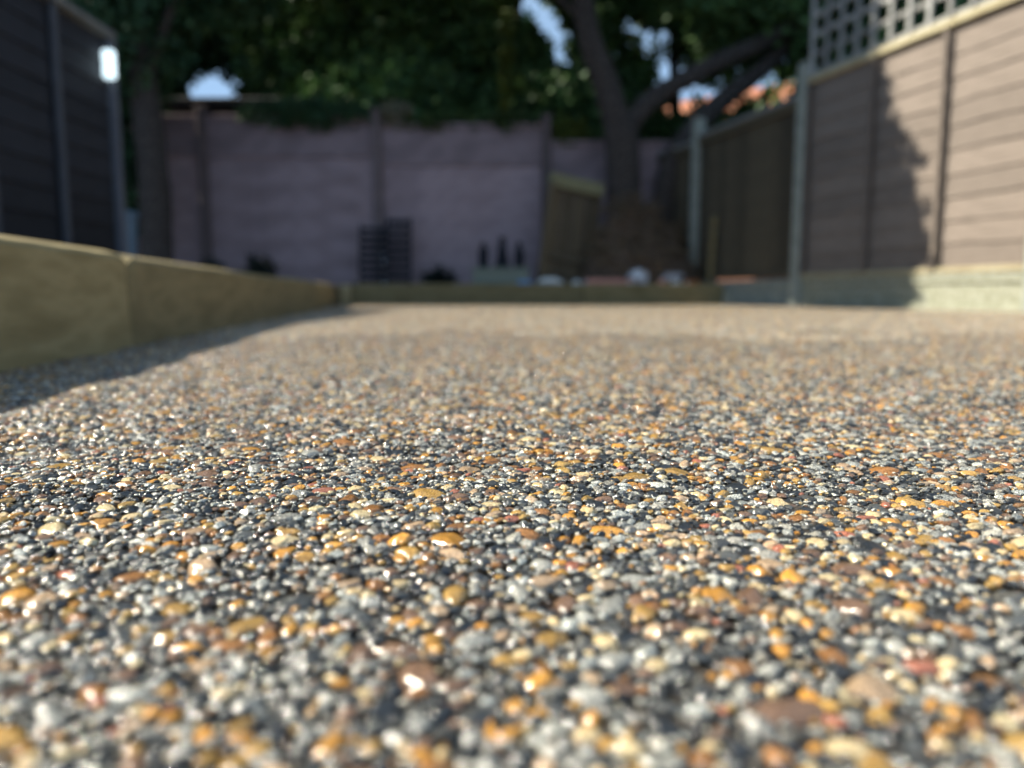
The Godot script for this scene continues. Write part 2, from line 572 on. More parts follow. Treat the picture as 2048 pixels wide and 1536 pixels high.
func gravel() -> void:
	var root := thing("gravel_paving", "resin bound gravel paving of glossy amber, grey, cream and black pebbles", "paving", Vector3.ZERO, Basis(), "", "structure")
	var st := SurfaceTool.new()
	st.begin(Mesh.PRIMITIVE_TRIANGLES)
	quad(st, [P(-2.2, -0.6, -0.0045), P(3.6, -0.6, -0.0045), P(3.6, 7.36, -0.0045), P(-2.2, 7.36, -0.0045)], Vector3.UP)
	obj("resin_bed", st.commit(), M.resin_bed, root)
	var packed := pack_tile()
	var near := {}                       # "material|shape" -> buffer
	var mats := ["slate_stone", "granite_stone", "smooth_stone"]
	for m in mats:
		for s in SHAPES: near[m + str(s)] = PackedFloat32Array()
	var big := []
	var far_cells := []
	for i in range(-10, 16):
		for j in range(-2, 31):
			var cx := (i + 0.5) * TILE
			var cd := (j + 0.5) * TILE
			if cd > 7.4 or cx + 0.16 < sleeper_lat(cd) - 0.05 or cx - 0.16 > 3.93 - 0.27 * cd - 0.24:
				if cd > 7.4 or cx + 0.16 < sleeper_lat(cd) - 0.05 or cx - 0.16 > 4.02 - 0.275 * cd: continue
			if cd < NEAR_DEPTH + rng.randf_range(-0.5, 0.35) and cd > -0.1 and absf(cx) < 0.72 * cd + 0.42:
				for q in packed:
					var x: float = i * TILE + q.x
					var d: float = j * TILE + q.y
					var k := choose_kind(q.z)
					var bs := stone_basis(q.z)
					var b: Basis = bs[0]
					var y: float = q.w + lift(x, d) + rng.randfn(0.0, 0.00035) + q.z * 0.10 - bs[1]
					var c := stone_color(k)
					var s := rng.randi() % SHAPES
					var view: float = q.z / maxf(d, 0.1)
					if d > 0.13 and absf(x) < 0.64 * d and q.z > 0.0024 and view > 0.010:
						big.append([view, b, Vector3(x, y, -d), k, c, s])
						continue
					near[KINDS[k][0] + str(s)].append_array(PackedFloat32Array([b.x.x, b.y.x, b.z.x, x, b.x.y, b.y.y, b.z.y, y, b.x.z, b.y.z, b.z.z, -d, c.r, c.g, c.b, 1.0]))
			else:
				far_cells.append(Vector2(i * TILE, j * TILE))
	big.sort_custom(func(a, b): return a[0] > b[0])
	var meshes := {}
	for m in mats:
		for s in SHAPES:
			meshes[m + str(s)] = shape_mesh(pebble_shape(3, 100 + s + 40 * mats.find(m), {"slate_stone": 0.95, "granite_stone": 0.8, "smooth_stone": 0.35 + 0.032 * s}[m]))
	for n in big.size():
		var e = big[n]
		var key: String = KINDS[e[3]][0] + str(e[5])
		if n >= 300:
			var b: Basis = e[1]
			var p: Vector3 = e[2]
			var c: Color = e[4]
			near[key].append_array(PackedFloat32Array([b.x.x, b.y.x, b.z.x, p.x, b.x.y, b.y.y, b.z.y, p.y, b.x.z, b.y.z, b.z.z, p.z, c.r, c.g, c.b, 1.0]))
			continue
		var tone := int(n % 3)
		var mk := "%d|%d" % [e[3], tone]
		if not M.has(mk):
			var mm: StandardMaterial3D = M[KINDS[e[3]][0]].duplicate()
			var c: Color = KINDS[e[3]][2] * [0.8, 1.0, 1.18][tone]
			mm.vertex_color_use_as_albedo = false
			mm.albedo_color = Color(minf(c.r, 0.8), minf(c.g, 0.8), minf(c.b, 0.8)).linear_to_srgb()
			M[mk] = mm
		var o := MeshInstance3D.new()
		o.name = "pebble" if n == 0 else "pebble_%03d" % n
		o.mesh = meshes[key]
		o.material_override = M[mk]
		o.transform = Transform3D(e[1], e[2])
		root.add_child(o, true)
	var total := 0
	for key in near:
		var mm := MultiMesh.new()
		mm.transform_format = MultiMesh.TRANSFORM_3D
		mm.use_colors = true
		mm.mesh = meshes[key]
		mm.instance_count = near[key].size() / 16
		mm.buffer = near[key]
		total += mm.instance_count
		var o := MultiMeshInstance3D.new()
		o.name = "small_pebbles"
		o.multimesh = mm
		o.material_override = M[key.rstrip("0123456789")]
		o.set_meta("kind", "stuff")
		root.add_child(o, true)
	# farther off: whole patches of the same packing, each stone still a solid
	var patches := []
	for t in 3:
		var shapes := []
		for s in 6: shapes.append(pebble_shape(1, 900 + s + 10 * t, 0.6))
		var v := PackedVector3Array()
		var nn := PackedVector3Array()
		var cc := PackedColorArray()
		var idx := PackedInt32Array()
		for q in packed:
			if q.z < 0.0013 or q.w < 0.0: continue
			var sh = shapes[rng.randi() % 6]
			var bs := stone_basis(q.z)
			var b: Basis = bs[0]
			var inv := b.inverse().transposed()
			var k := choose_kind(q.z)
			var c := stone_color(k)
			if KINDS[k][0] == "granite_stone": c = c * 0.85
			elif KINDS[k][0] == "slate_stone": c = c * 1.25
			else: c = c * 1.0
			c.a = 1.0
			var at := Vector3(q.x, rng.randfn(0.0, 0.0004) + q.z * 0.10 - bs[1], -q.y)
			var first := v.size()
			for z in sh[0].size():
				v.append(b * sh[0][z] + at)
				nn.append((inv * sh[1][z]).normalized())
				cc.append(c)
			for z in sh[2]: idx.append(first + z)
		var a := []
		a.resize(Mesh.ARRAY_MAX)
		a[Mesh.ARRAY_VERTEX] = v
		a[Mesh.ARRAY_NORMAL] = nn
		a[Mesh.ARRAY_COLOR] = cc
		a[Mesh.ARRAY_INDEX] = idx
		var m := ArrayMesh.new()
		m.add_surface_from_arrays(Mesh.PRIMITIVE_TRIANGLES, a)
		patches.append([m, []])
	for c in far_cells:
		patches[rng.randi() % 3][1].append(c)
	for p in patches:
		var mm := MultiMesh.new()
		mm.transform_format = MultiMesh.TRANSFORM_3D
		mm.mesh = p[0]
		mm.instance_count = p[1].size()
		for n in p[1].size():
			mm.set_instance_transform(n, Transform3D(Basis(), Vector3(p[1][n].x, 0, -p[1][n].y)))
		var o := MultiMeshInstance3D.new()
		o.name = "distant_pebbles"
		o.multimesh = mm
		o.material_override = M.far_stone
		o.set_meta("kind", "stuff")
		root.add_child(o, true)
	print("stones per tile ", packed.size(), ", near ", total, ", big ", big.size(), ", patches ", far_cells.size())

# ---------------------------------------------------------------- timber edging
# a timber with a worn upper edge: length along x, front towards z, seen face at z = 0.045
func worn_timber(len_: float, h: float, seed_: int) -> ArrayMesh:
	var nz := FastNoiseLite.new()
	nz.seed = seed_
	nz.frequency = 3.0
	var st := SurfaceTool.new()
	st.begin(Mesh.PRIMITIVE_TRIANGLES)
	var n := 70
	var rings := []
	for i in n + 1:
		var x := -len_ / 2 + len_ * i / n
		var a := 0.0022 * nz.get_noise_1d(x * 3.0)
		var w := 0.0030 * nz.get_noise_1d(x * 1.1 + 40.0)
		var e := 0.012 if i == 0 or i == n else 0.0
		rings.append([Vector3(x, -h / 2, 0.045 + w), Vector3(x, h / 2 - 0.016 - e + a, 0.045 + w - e * 0.5), Vector3(x, h / 2 - 0.008 - e + a, 0.039 + w), Vector3(x, h / 2 - e, 0.014), Vector3(x, h / 2 - e, -0.045), Vector3(x, -h / 2, -0.045)])
	var mid := Vector3(0, 0, 0)
	for i in n:
		for k in 6:
			var p := [rings[i][k], rings[i][(k + 1) % 6], rings[i + 1][(k + 1) % 6], rings[i + 1][k]]
			mid = (p[0] + p[2]) * 0.5
			quad(st, p, Vector3(0, mid.y / h, mid.z / 0.09))
	for e in [0, n]:
		for k in range(1, 5):
			tri(st, rings[e][0], rings[e][k], rings[e][k + 1], Vector3(-1.0 if e == 0 else 1.0, 0, 0))
	return st.commit()

func sleepers() -> void:
	var dir := Vector3(-0.152, 0, -1).normalized()
	var across := Vector3(1, 0, -0.152).normalized()
	var b := Basis(dir, Vector3.UP, dir.cross(Vector3.UP))
	var k := 0
	for e in [[-0.75, 1.47, "olive brown timber sleeper edging the left bed, the nearest one"], [1.476, 3.85, "olive timber sleeper edging the left bed, joined to the nearest sleeper's far end"], [3.856, 6.2, "timber sleeper edging the left bed, third one along"], [6.206, 7.22, "short last timber sleeper of the left bed, ending at the back corner"]]:
		var len_: float = (e[1] - e[0]) * 1.0115
		var mid: float = (e[0] + e[1]) / 2.0
		var h: float = 0.2 + [0.0, -0.003, 0.002, 0.0][k]
		var o := obj("timber_sleeper", worn_timber(len_, h, 30 + k), M.sleeper[k], self, P(sleeper_lat(mid), mid, h / 2.0 - 0.02) - across * 0.045 + Vector3(0, 0, 0))
		o.basis = Basis(dir, Vector3.UP, dir.cross(Vector3.UP))
		tag(o, e[2], "sleeper", "timber sleepers edging the beds")
		k += 1
	k = 0
	for e in [[-1.5, 0.66, "dark olive timber sleeper across the back, left of the tub"], [0.666, 1.98, "dark olive timber sleeper across the back, under the pallet and rubble"]]:
		var len_: float = e[1] - e[0]
		var o := obj("timber_sleeper", cbox(Vector3(len_, 0.215, 0.09), 0.005), M.sleeper[k + 1], self, P((e[0] + e[1]) / 2.0, 7.3, 0.0875))
		tag(o, e[2], "sleeper", "timber sleepers edging the beds")
		k += 1
	var c := obj("corner_block", cbox(Vector3(0.11, 0.2, 0.09), 0.005), M.sleeper_end[0], self, P(-1.562, 7.27, 0.085))
	tag(c, "pale sawn timber block where the left and back sleepers meet", "timber block")

# ---------------------------------------------------------------- fences
# a lapped board: its lower edge stands proud and is cut wavy; x along, y up, z towards the viewer
func lap_board(len_: float, h: float, wave: float, seed_: int, proud := 0.018) -> ArrayMesh:
	var st := SurfaceTool.new()
	st.begin(Mesh.PRIMITIVE_TRIANGLES)
	var nz := FastNoiseLite.new()
	nz.seed = seed_
	nz.frequency = 1.6
	var n := 16
	var prof := []
	for i in n + 1:
		var x := len_ * i / n
		var dy := wave * nz.get_noise_1d(x + seed_ * 3.7)
		var dz := 0.3 * wave * nz.get_noise_1d(x * 1.4 + seed_ * 9.1)
		prof.append([Vector3(x, h, -0.004), Vector3(x, h, 0.003), Vector3(x, dy, proud + dz), Vector3(x, dy, proud - 0.013 + dz)])
	for i in n:
		for k in 4:
			var a: Vector3 = prof[i][k]
			var bb: Vector3 = prof[i][(k + 1) % 4]
			var c: Vector3 = prof[i + 1][(k + 1) % 4]
			var d: Vector3 = prof[i + 1][k]
			quad(st, [a, bb, c, d], [Vector3(0, 1, 0), Vector3(0, 0, 1), Vector3(0, -1, 0.01), Vector3(0, 0, -1)][k])
	quad(st, prof[0], Vector3(-1, 0, 0))
	quad(st, prof[n], Vector3(1, 0, 0))
	return st.commit()

func gravel_board(len_: float, h: float) -> ArrayMesh:
	var st := SurfaceTool.new()
	st.begin(Mesh.PRIMITIVE_TRIANGLES)
	st.append_from(cbox(Vector3(len_, h, 0.036), 0.004), 0, Transform3D(Basis(), Vector3(len_ / 2, h / 2, 0)))
	for y in [0.028, h - 0.028]:
		st.append_from(cbox(Vector3(len_ - 0.004, 0.05, 0.016), 0.005), 0, Transform3D(Basis(), Vector3(len_ / 2, y, 0.024)))
	for x in [0.03, len_ - 0.03]:
		st.append_from(cbox(Vector3(0.05, h - 0.112, 0.014), 0.005), 0, Transform3D(Basis(), Vector3(x, h / 2, 0.023)))
	return st.commit()

func concrete_post(at: Vector3, b: Basis, h: float, label: String) -> void:
	var t := thing("concrete_post", label, "fence post", at, b, "concrete posts of the right fence")
	obj("shaft", cbox(Vector3(0.1, h + 0.1, 0.11), 0.012), M.concrete, t, Vector3(0, (h - 0.1) / 2.0, 0.015))
	obj("sloped_top", cbox(Vector3(0.094, 0.03, 0.104), 0.013), M.concrete, t, Vector3(0, h + 0.013, 0.015))

func right_fence() -> void:
	var p1 := P(2.30, 6.2)
	var p2 := P(1.85, 7.8)
	var u := Vector3(0.278, 0, 0.9606).normalized()
	var b := Basis(u, Vector3.UP, u.cross(Vector3.UP))
	var p0 := p1 + u * 2.06
	var u2 := (p1 - p2).normalized()
	var b2 := Basis(u2, Vector3.UP, u2.cross(Vector3.UP))
	concrete_post(p1, b, 1.85, "tall grey concrete post between the lap panel and the dark boarded panel")
	concrete_post(p2, b2, 1.78, "grey concrete post beside the brown heap, far end of the boarded panel")
	concrete_post(p0, b, 1.85, "sunlit concrete post cut by the right edge of the photo")
	# gravel boards
	var run := 1.98
	var l2 := p2.distance_to(p1) - 0.1
	var gb := gravel_board(run, 0.235)
	for e in [[p1 + u * 0.05, b, gb, "mossy_concrete", "mossy concrete gravel board under the brown lap panel, part sunlit"], [p2 + u2 * 0.05, b2, gravel_board(l2, 0.235), "concrete", "grey concrete gravel board under the dark boarded panel"], [p0 + u * 0.05, b, gb, "mossy_concrete", "concrete gravel board under the nearest lap panel, by the edge post"]]:
		var o := obj("gravel_board", e[2], M[e[3]], self, e[0] + Vector3(0, -0.015, 0), e[1])
		tag(o, e[4], "gravel board", "concrete gravel boards of the right fence")
	# lap panels
	for e in [[p1, "weathered brown lap fence panel under the trellis, crossed by a tree's shadow"], [p0, "weathered brown lap fence panel nearest the camera, beyond the edge post"]]:
		var t := thing("lap_fence_panel", e[1], "fence panel", e[0] + u * 0.052, b, "brown lap panels of the right fence")
		var y := 0.262
		var k := 0
		while y < 1.6:
			var h: float = minf(0.175, 1.712 - y)
			var o := obj("board", lap_board(run - 0.004, h, 0.014, 40 + k, 0.014), M.brown_board[[0, 2, 0, 1][rng.randi() % 4]], t, Vector3(0.002, y, 0))
			o.rotation.z = rng.randfn(0.0, 0.0012)
			y += 0.142
			k += 1
		for x in [0.022, 0.70, 1.31, run - 0.022]:
			obj("batten", cbox(Vector3(0.036, 1.44, 0.022), 0.003), M.brown_board[1], t, Vector3(x, 0.975, 0.044))
		obj("bottom_rail", cbox(Vector3(run, 0.04, 0.042), 0.004), M.yellow_rail[2], t, Vector3(run / 2, 0.242, 0.02))
		obj("top_rail", cbox(Vector3(run, 0.045, 0.062), 0.004), M.yellow_rail[0], t, Vector3(run / 2, 1.728, 0.015))
	# trellis
	for e in [[p1, "weathered grey square trellis on top of the lap panel next to the tall post"], [p0, "weathered grey square trellis above the nearest lap panel"]]:
		var t := thing("trellis_panel", e[1], "trellis", e[0] + u * 0.052 + Vector3(0, 1.752, 0), b, "trellis panels along the right fence")
		for i in 13:
			var x := 0.018 + i * (run - 0.036) / 12.0
			obj("slat", cbox(Vector3(0.036, 0.9, 0.018), 0.002), M.grey_slat[rng.randi() % 4], t, Vector3(x, 0.45, 0.029))
		for j in 7:
			obj("slat", cbox(Vector3(run, 0.036, 0.018), 0.002), M.grey_slat[rng.randi() % 4], t, Vector3(run / 2, 0.02 + j * 0.143, 0.010))
	# dark boarded panels
	var p3 := P(1.55, 8.75)
	var u3 := (p2 - p3).normalized()
	var b3 := Basis(u3, Vector3.UP, u3.cross(Vector3.UP))
	for e in [[p2, u2, b2, l2, 1.66, "dark brown vertical boarded fence panel between two concrete posts"], [p3, u3, b3, p3.distance_to(p2) - 0.1, 1.62, "dark boarded fence panel in the back corner, beyond the farther post"]]:
		var t := thing("boarded_fence_panel", e[5], "fence panel", e[0] + e[1] * 0.051, e[2], "dark boarded panels of the right fence")
		var n := int(e[3] / 0.118)
		var w: float = e[3] / n
		for i in n:
			var o := obj("board", cbox(Vector3(w + 0.014, e[4] - 0.30, 0.012), 0.002), M.dark_board[rng.randi() % 4], t, Vector3((i + 0.5) * w, 0.25 + (e[4] - 0.30) / 2.0, 0.004))
			o.rotation.y = 0.09
		obj("top_rail", cbox(Vector3(e[3], 0.07, 0.03), 0.004), M.dark_board[0], t, Vector3(e[3] / 2, e[4] - 0.085, 0.03))
		obj("capping", cbox(Vector3(e[3], 0.035, 0.075), 0.005), M.grey_slat[1], t, Vector3(e[3] / 2, e[4] - 0.025, 0.012))
		obj("bottom_rail", cbox(Vector3(e[3], 0.05, 0.03), 0.004), M.dark_board[2], t, Vector3(e[3] / 2, 0.262, 0.026))

func back_fence() -> void:
	var posts := [-5.2, -3.33, -1.456, 0.37, 2.2]
	var depth := 8.55
	var where := ["at the far left behind the dark tree", "left of the dark planter rack", "at the middle of the back fence", "behind the leaning pallet", "in the right corner behind the trees"]
	var hs := [2.06, 2.06, 2.03, 1.97, 1.80]
	for i in posts.size():
		var t := thing("fence_post", "dark plum timber post " + where[i], "fence post", P(posts[i], depth, 0), Basis(), "posts of the back fence")
		obj("shaft", cbox(Vector3(0.085, hs[i], 0.085), 0.006), M.plum_post[i % 4], t, Vector3(0, hs[i] / 2.0, 0.035))
		obj("post_cap", cbox(Vector3(0.12, 0.03, 0.12), 0.008), M.plum_post[1], t, Vector3(0, hs[i] + 0.015, 0.035))
	var say := ["shaded fence panel behind the dark tree at far left", "shaded mauve brown fence panel below the dark shed roof", "mauve fence panel between the middle post and the pallet", "lower mauve fence panel behind the tree trunks"]
	for i in 4:
		var len_: float = posts[i + 1] - posts[i] - 0.097
		var top: float = [1.99, 1.99, 1.90, 1.72][i]
		var t := thing("back_fence_panel", say[i], "fence panel", P(posts[i] + 0.0485, depth, 0), Basis(), "mauve panels of the back fence")
		var y := 0.10
		var k := 0
		while y < top - 0.42:
			obj("board", lap_board(len_, 0.30, 0.004, 70 + k + 10 * i, 0.007), M.mauve_board[[0, 2, 0, 2][i]], t, Vector3(0, y, 0))
			y += (top - 0.42 - 0.10) / 5.0 + 0.0001
			k += 1
		obj("board", lap_board(len_, 0.40, 0.004, 90 + i), M.mauve_board[1], t, Vector3(0, top - 0.42, 0.012))
		obj("top_rail", cbox(Vector3(len_, 0.035, 0.06), 0.004), M.mauve_board[2], t, Vector3(len_ / 2, top, 0.012))

func left_fence() -> void:
	# dark lapped fence of the left side, seen from its garden side: x towards the back
	var u := Vector3(0, 0, -1)
	var b := Basis(u, Vector3.UP, u.cross(Vector3.UP))
	var lat := -2.67
	for e in [[5.28, "charcoal lap boarded fence panel at the left edge, ending at the white glowing patch", 0], [3.3, "charcoal lap boarded fence panel left of the frame, nearer the camera", 1]]:
		var len_ := 1.96
		var t := thing("dark_fence_panel", e[1], "fence panel", P(lat, e[0] - len_, 0), b, "charcoal panels of the left fence")
		var y := 0.10
		var k := 0
		while y < 1.60:
			obj("board", lap_board(len_, minf(0.19, 1.76 - y), 0.003, 120 + k), M.charcoal_board[rng.randi() % 4], t, Vector3(0, y, 0))
			y += 0.15
			k += 1
		for x in [0.03, 0.66, 1.29]:
			obj("batten", cbox(Vector3(0.045, 1.66, 0.03), 0.003), M.charcoal_batten[k % 4], t, Vector3(x, 0.92, 0.046))
		obj("corner_trim", cbox(Vector3(0.06, 1.68, 0.05), 0.004), M.charcoal_batten[2], t, Vector3(len_ - 0.01, 0.92, 0.036))
		obj("capping", cbox(Vector3(len_ + 0.02, 0.04, 0.09), 0.006), M.grey_slat[3], t, Vector3(len_ / 2 + 0.01, 1.785, 0.02))
	# white box on the end of the fence, its glow added for a bright patch
	var l := thing("glow_patch", "small white box with an added glow at the far end of the charcoal fence", "glowing box", P(lat + 0.055, 5.2, 1.49), Basis())
	obj("glow_body", cbox(Vector3(0.075, 0.18, 0.05), 0.022), M.added_glow, l, Vector3(0.0, 0.09, 0))
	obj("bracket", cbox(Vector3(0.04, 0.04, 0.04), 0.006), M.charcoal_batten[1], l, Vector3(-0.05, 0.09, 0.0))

# ---------------------------------------------------------------- buildings beyond
func neighbour_buildings() -> void:
	# house to the right: a tiled slope that faces the sun
	var h := thing("brick_house", "brick house with sunlit terracotta roof glimpsed through the branches", "house", P(4.4, 17.5), Basis(Vector3.UP, deg_to_rad(50.0)))
	var st := SurfaceTool.new()
	st.begin(Mesh.PRIMITIVE_TRIANGLES)
	# walls with a gable towards the camera: x -2.6 .. 5, z 3 .. -5
	var x0 := -1.4
	var x1 := 6.2
	var ridge := Vector2((x0 + x1) / 2.0, 5.0)
	var eave := 3.0
	for z in [3.0, -5.0]:
		var n := Vector3(0, 0, signf(z))
		quad(st, [Vector3(x0, -0.06, z), Vector3(x1, -0.06, z), Vector3(x1, eave, z), Vector3(x0, eave, z)], n)
		tri(st, Vector3(x0, eave, z), Vector3(x1, eave, z), Vector3(ridge.x, ridge.y, z), n)
	quad(st, [Vector3(x0, -0.06, 3), Vector3(x0, eave, 3), Vector3(x0, eave, -5), Vector3(x0, -0.06, -5)], Vector3(-1, 0, 0))
	quad(st, [Vector3(x1, -0.06, 3), Vector3(x1, eave, 3), Vector3(x1, eave, -5), Vector3(x1, -0.06, -5)], Vector3(1, 0, 0))
	obj("wall", st.commit(), M.brick_face, h)
	var win := obj("window", cbox(Vector3(1.3, 1.1, 0.08), 0.01), M.white_plastic, h, Vector3(0.6, 1.9, 3.02))
	obj("pane", cbox(Vector3(1.16, 0.96, 0.02), 0.003), M.window_glass, win, Vector3(0, 0, 0.045))
	for side in [-1.0, 1.0]:
		var foot := Vector2(x0 - 0.3 if side < 0 else x1 + 0.3, eave - 0.25)
		var s2 := SurfaceTool.new()
		s2.begin(Mesh.PRIMITIVE_TRIANGLES)
		var courses := 16
		var slope := (ridge - foot)
		var nrm := Vector2(-slope.y, slope.x).normalized() * (1.0 if side < 0 else -1.0)
		for c in courses:
			var a := foot + slope * (float(c) / courses)
			var e := foot + slope * (float(c + 1) / courses + 0.012)
			var lo := a + nrm * 0.07
			var hi := e + nrm * 0.025
			quad(s2, [Vector3(lo.x, lo.y, 3.25), Vector3(hi.x, hi.y, 3.25), Vector3(hi.x, hi.y, -5.25), Vector3(lo.x, lo.y, -5.25)], Vector3(nrm.x, nrm.y, 0))
			quad(s2, [Vector3(lo.x, lo.y, 3.25), Vector3(a.x, a.y, 3.25), Vector3(a.x, a.y, -5.25), Vector3(lo.x, lo.y, -5.25)], Vector3(-slope.x, -slope.y, 0))
			quad(s2, [Vector3(lo.x, lo.y, 3.25), Vector3(a.x, a.y, 3.25), Vector3(e.x, e.y, 3.25), Vector3(hi.x, hi.y, 3.25)], Vector3(0, 0, 1))
		obj("tiled_roof", s2.commit(), M.roof_tile, h)
	# low dark shed roof over the fence on the left
	var s := thing("garden_shed", "flat dark felt shed roof just above the back fence, under the sky gap", "shed", P(-3.0, 9.5), Basis())
	obj("wall", cbox(Vector3(1.5, 2.14, 1.2), 0.01), M.dark_board[0], s, Vector3(0, 1.04, 0))
	obj("felt_roof", cbox(Vector3(1.75, 0.10, 1.5), 0.02), M.felt, s, Vector3(0, 2.2, 0))

# ---------------------------------------------------------------- trees
var sprays := []
func make_sprays() -> void:
	for k in 4:
		var st := SurfaceTool.new()
		st.begin(Mesh.PRIMITIVE_TRIANGLES)
		for i in 11:
			var dir := Vector3(rng.randfn(), rng.randfn() * 0.7, rng.randfn()).normalized()
			var at := dir * rng.randf_range(0.15, 1.0)
			var tip := (dir + Vector3(rng.randfn(), rng.randfn(), rng.randfn()) * 0.7).normalized()
			var side := tip.cross(Vector3(rng.randfn(), rng.randfn(), rng.randfn())).normalized()
			var l := rng.randf_range(0.55, 0.95)
			var w := l * rng.randf_range(0.28, 0.4)
			var nn := tip.cross(side)
			var tone := rng.randf_range(0.7, 1.25)
			st.set_color(Color(tone, tone, tone))
			var a := at
			var m1 := at + tip * l * 0.45 + side * w + nn * w * 0.3
			var m2 := at + tip * l * 0.45 - side * w + nn * w * 0.3
			var c := at + tip * l
			var mid := at + tip * l * 0.5
			for t in [[a, m1, mid], [m1, c, mid], [a, mid, m2], [m2, mid, c]]:
				tri(st, t[0], t[1], t[2], nn)
		sprays.append(st.commit())

# gaps: capsules [from, to, radius] that no leaf enters
var gaps := []

func free_of_gaps(p: Vector3, reach: float) -> bool:
	for g in gaps:
		var q := Geometry3D.get_closest_point_to_segment(p, g[0], g[1])
		if p.distance_to(q) < g[2] * (1.0 if g.size() < 4 else g[3]) + reach: return false
	return true

# leaves through a list of lumps [centre, radii, count]
func foliage(called: String, parent: Node, lumps: Array, size: float, color: Color, mat := "leaf", keep_gaps := true) -> void:
	var buffers := [PackedFloat32Array(), PackedFloat32Array(), PackedFloat32Array(), PackedFloat32Array()]
	for l in lumps:
		for i in l[2]:
			var d := Vector3(rng.randfn(), rng.randfn(), rng.randfn()).normalized() * pow(rng.randf(), 0.42)
			var p: Vector3 = l[0] + d * l[1]
			if p.y < 0.05: continue
			var s := size * rng.randf_range(0.7, 1.35)
			if keep_gaps and not free_of_gaps(p, s * 0.55): continue
			var b := Basis.from_euler(Vector3(rng.randf() * TAU, rng.randf() * TAU, rng.randf() * TAU)).scaled(Vector3.ONE * s)
			var v := rng.randf_range(0.65, 1.35)
			var w := rng.randf_range(-0.15, 0.15)
			buffers[rng.randi() % 4].append_array(PackedFloat32Array([b.x.x, b.y.x, b.z.x, p.x, b.x.y, b.y.y, b.z.y, p.y, b.x.z, b.y.z, b.z.z, p.z, color.r * v * (1 + w), color.g * v, color.b * v * (1 - w), 1.0]))
	for k in 4:
		if buffers[k].is_empty(): continue
		var mm := MultiMesh.new()
		mm.transform_format = MultiMesh.TRANSFORM_3D
		mm.use_colors = true
		mm.mesh = sprays[k]
		mm.instance_count = buffers[k].size() / 16
		mm.buffer = buffers[k]
		var o := MultiMeshInstance3D.new()
		o.name = called
		o.multimesh = mm
		o.material_override = M[mat]
		o.set_meta("kind", "stuff")
		parent.add_child(o, true)

func limb(called: String, parent: Node, pts: Array, radii: Array, sides := 14) -> void:
	var s := smooth_path(pts, radii, (pts.size() - 1) * 7)
	obj(called, tube(s[0], s[1], sides, 0.16, pts.size() * 7 + int(radii[0] * 1000)), M.bark, parent)

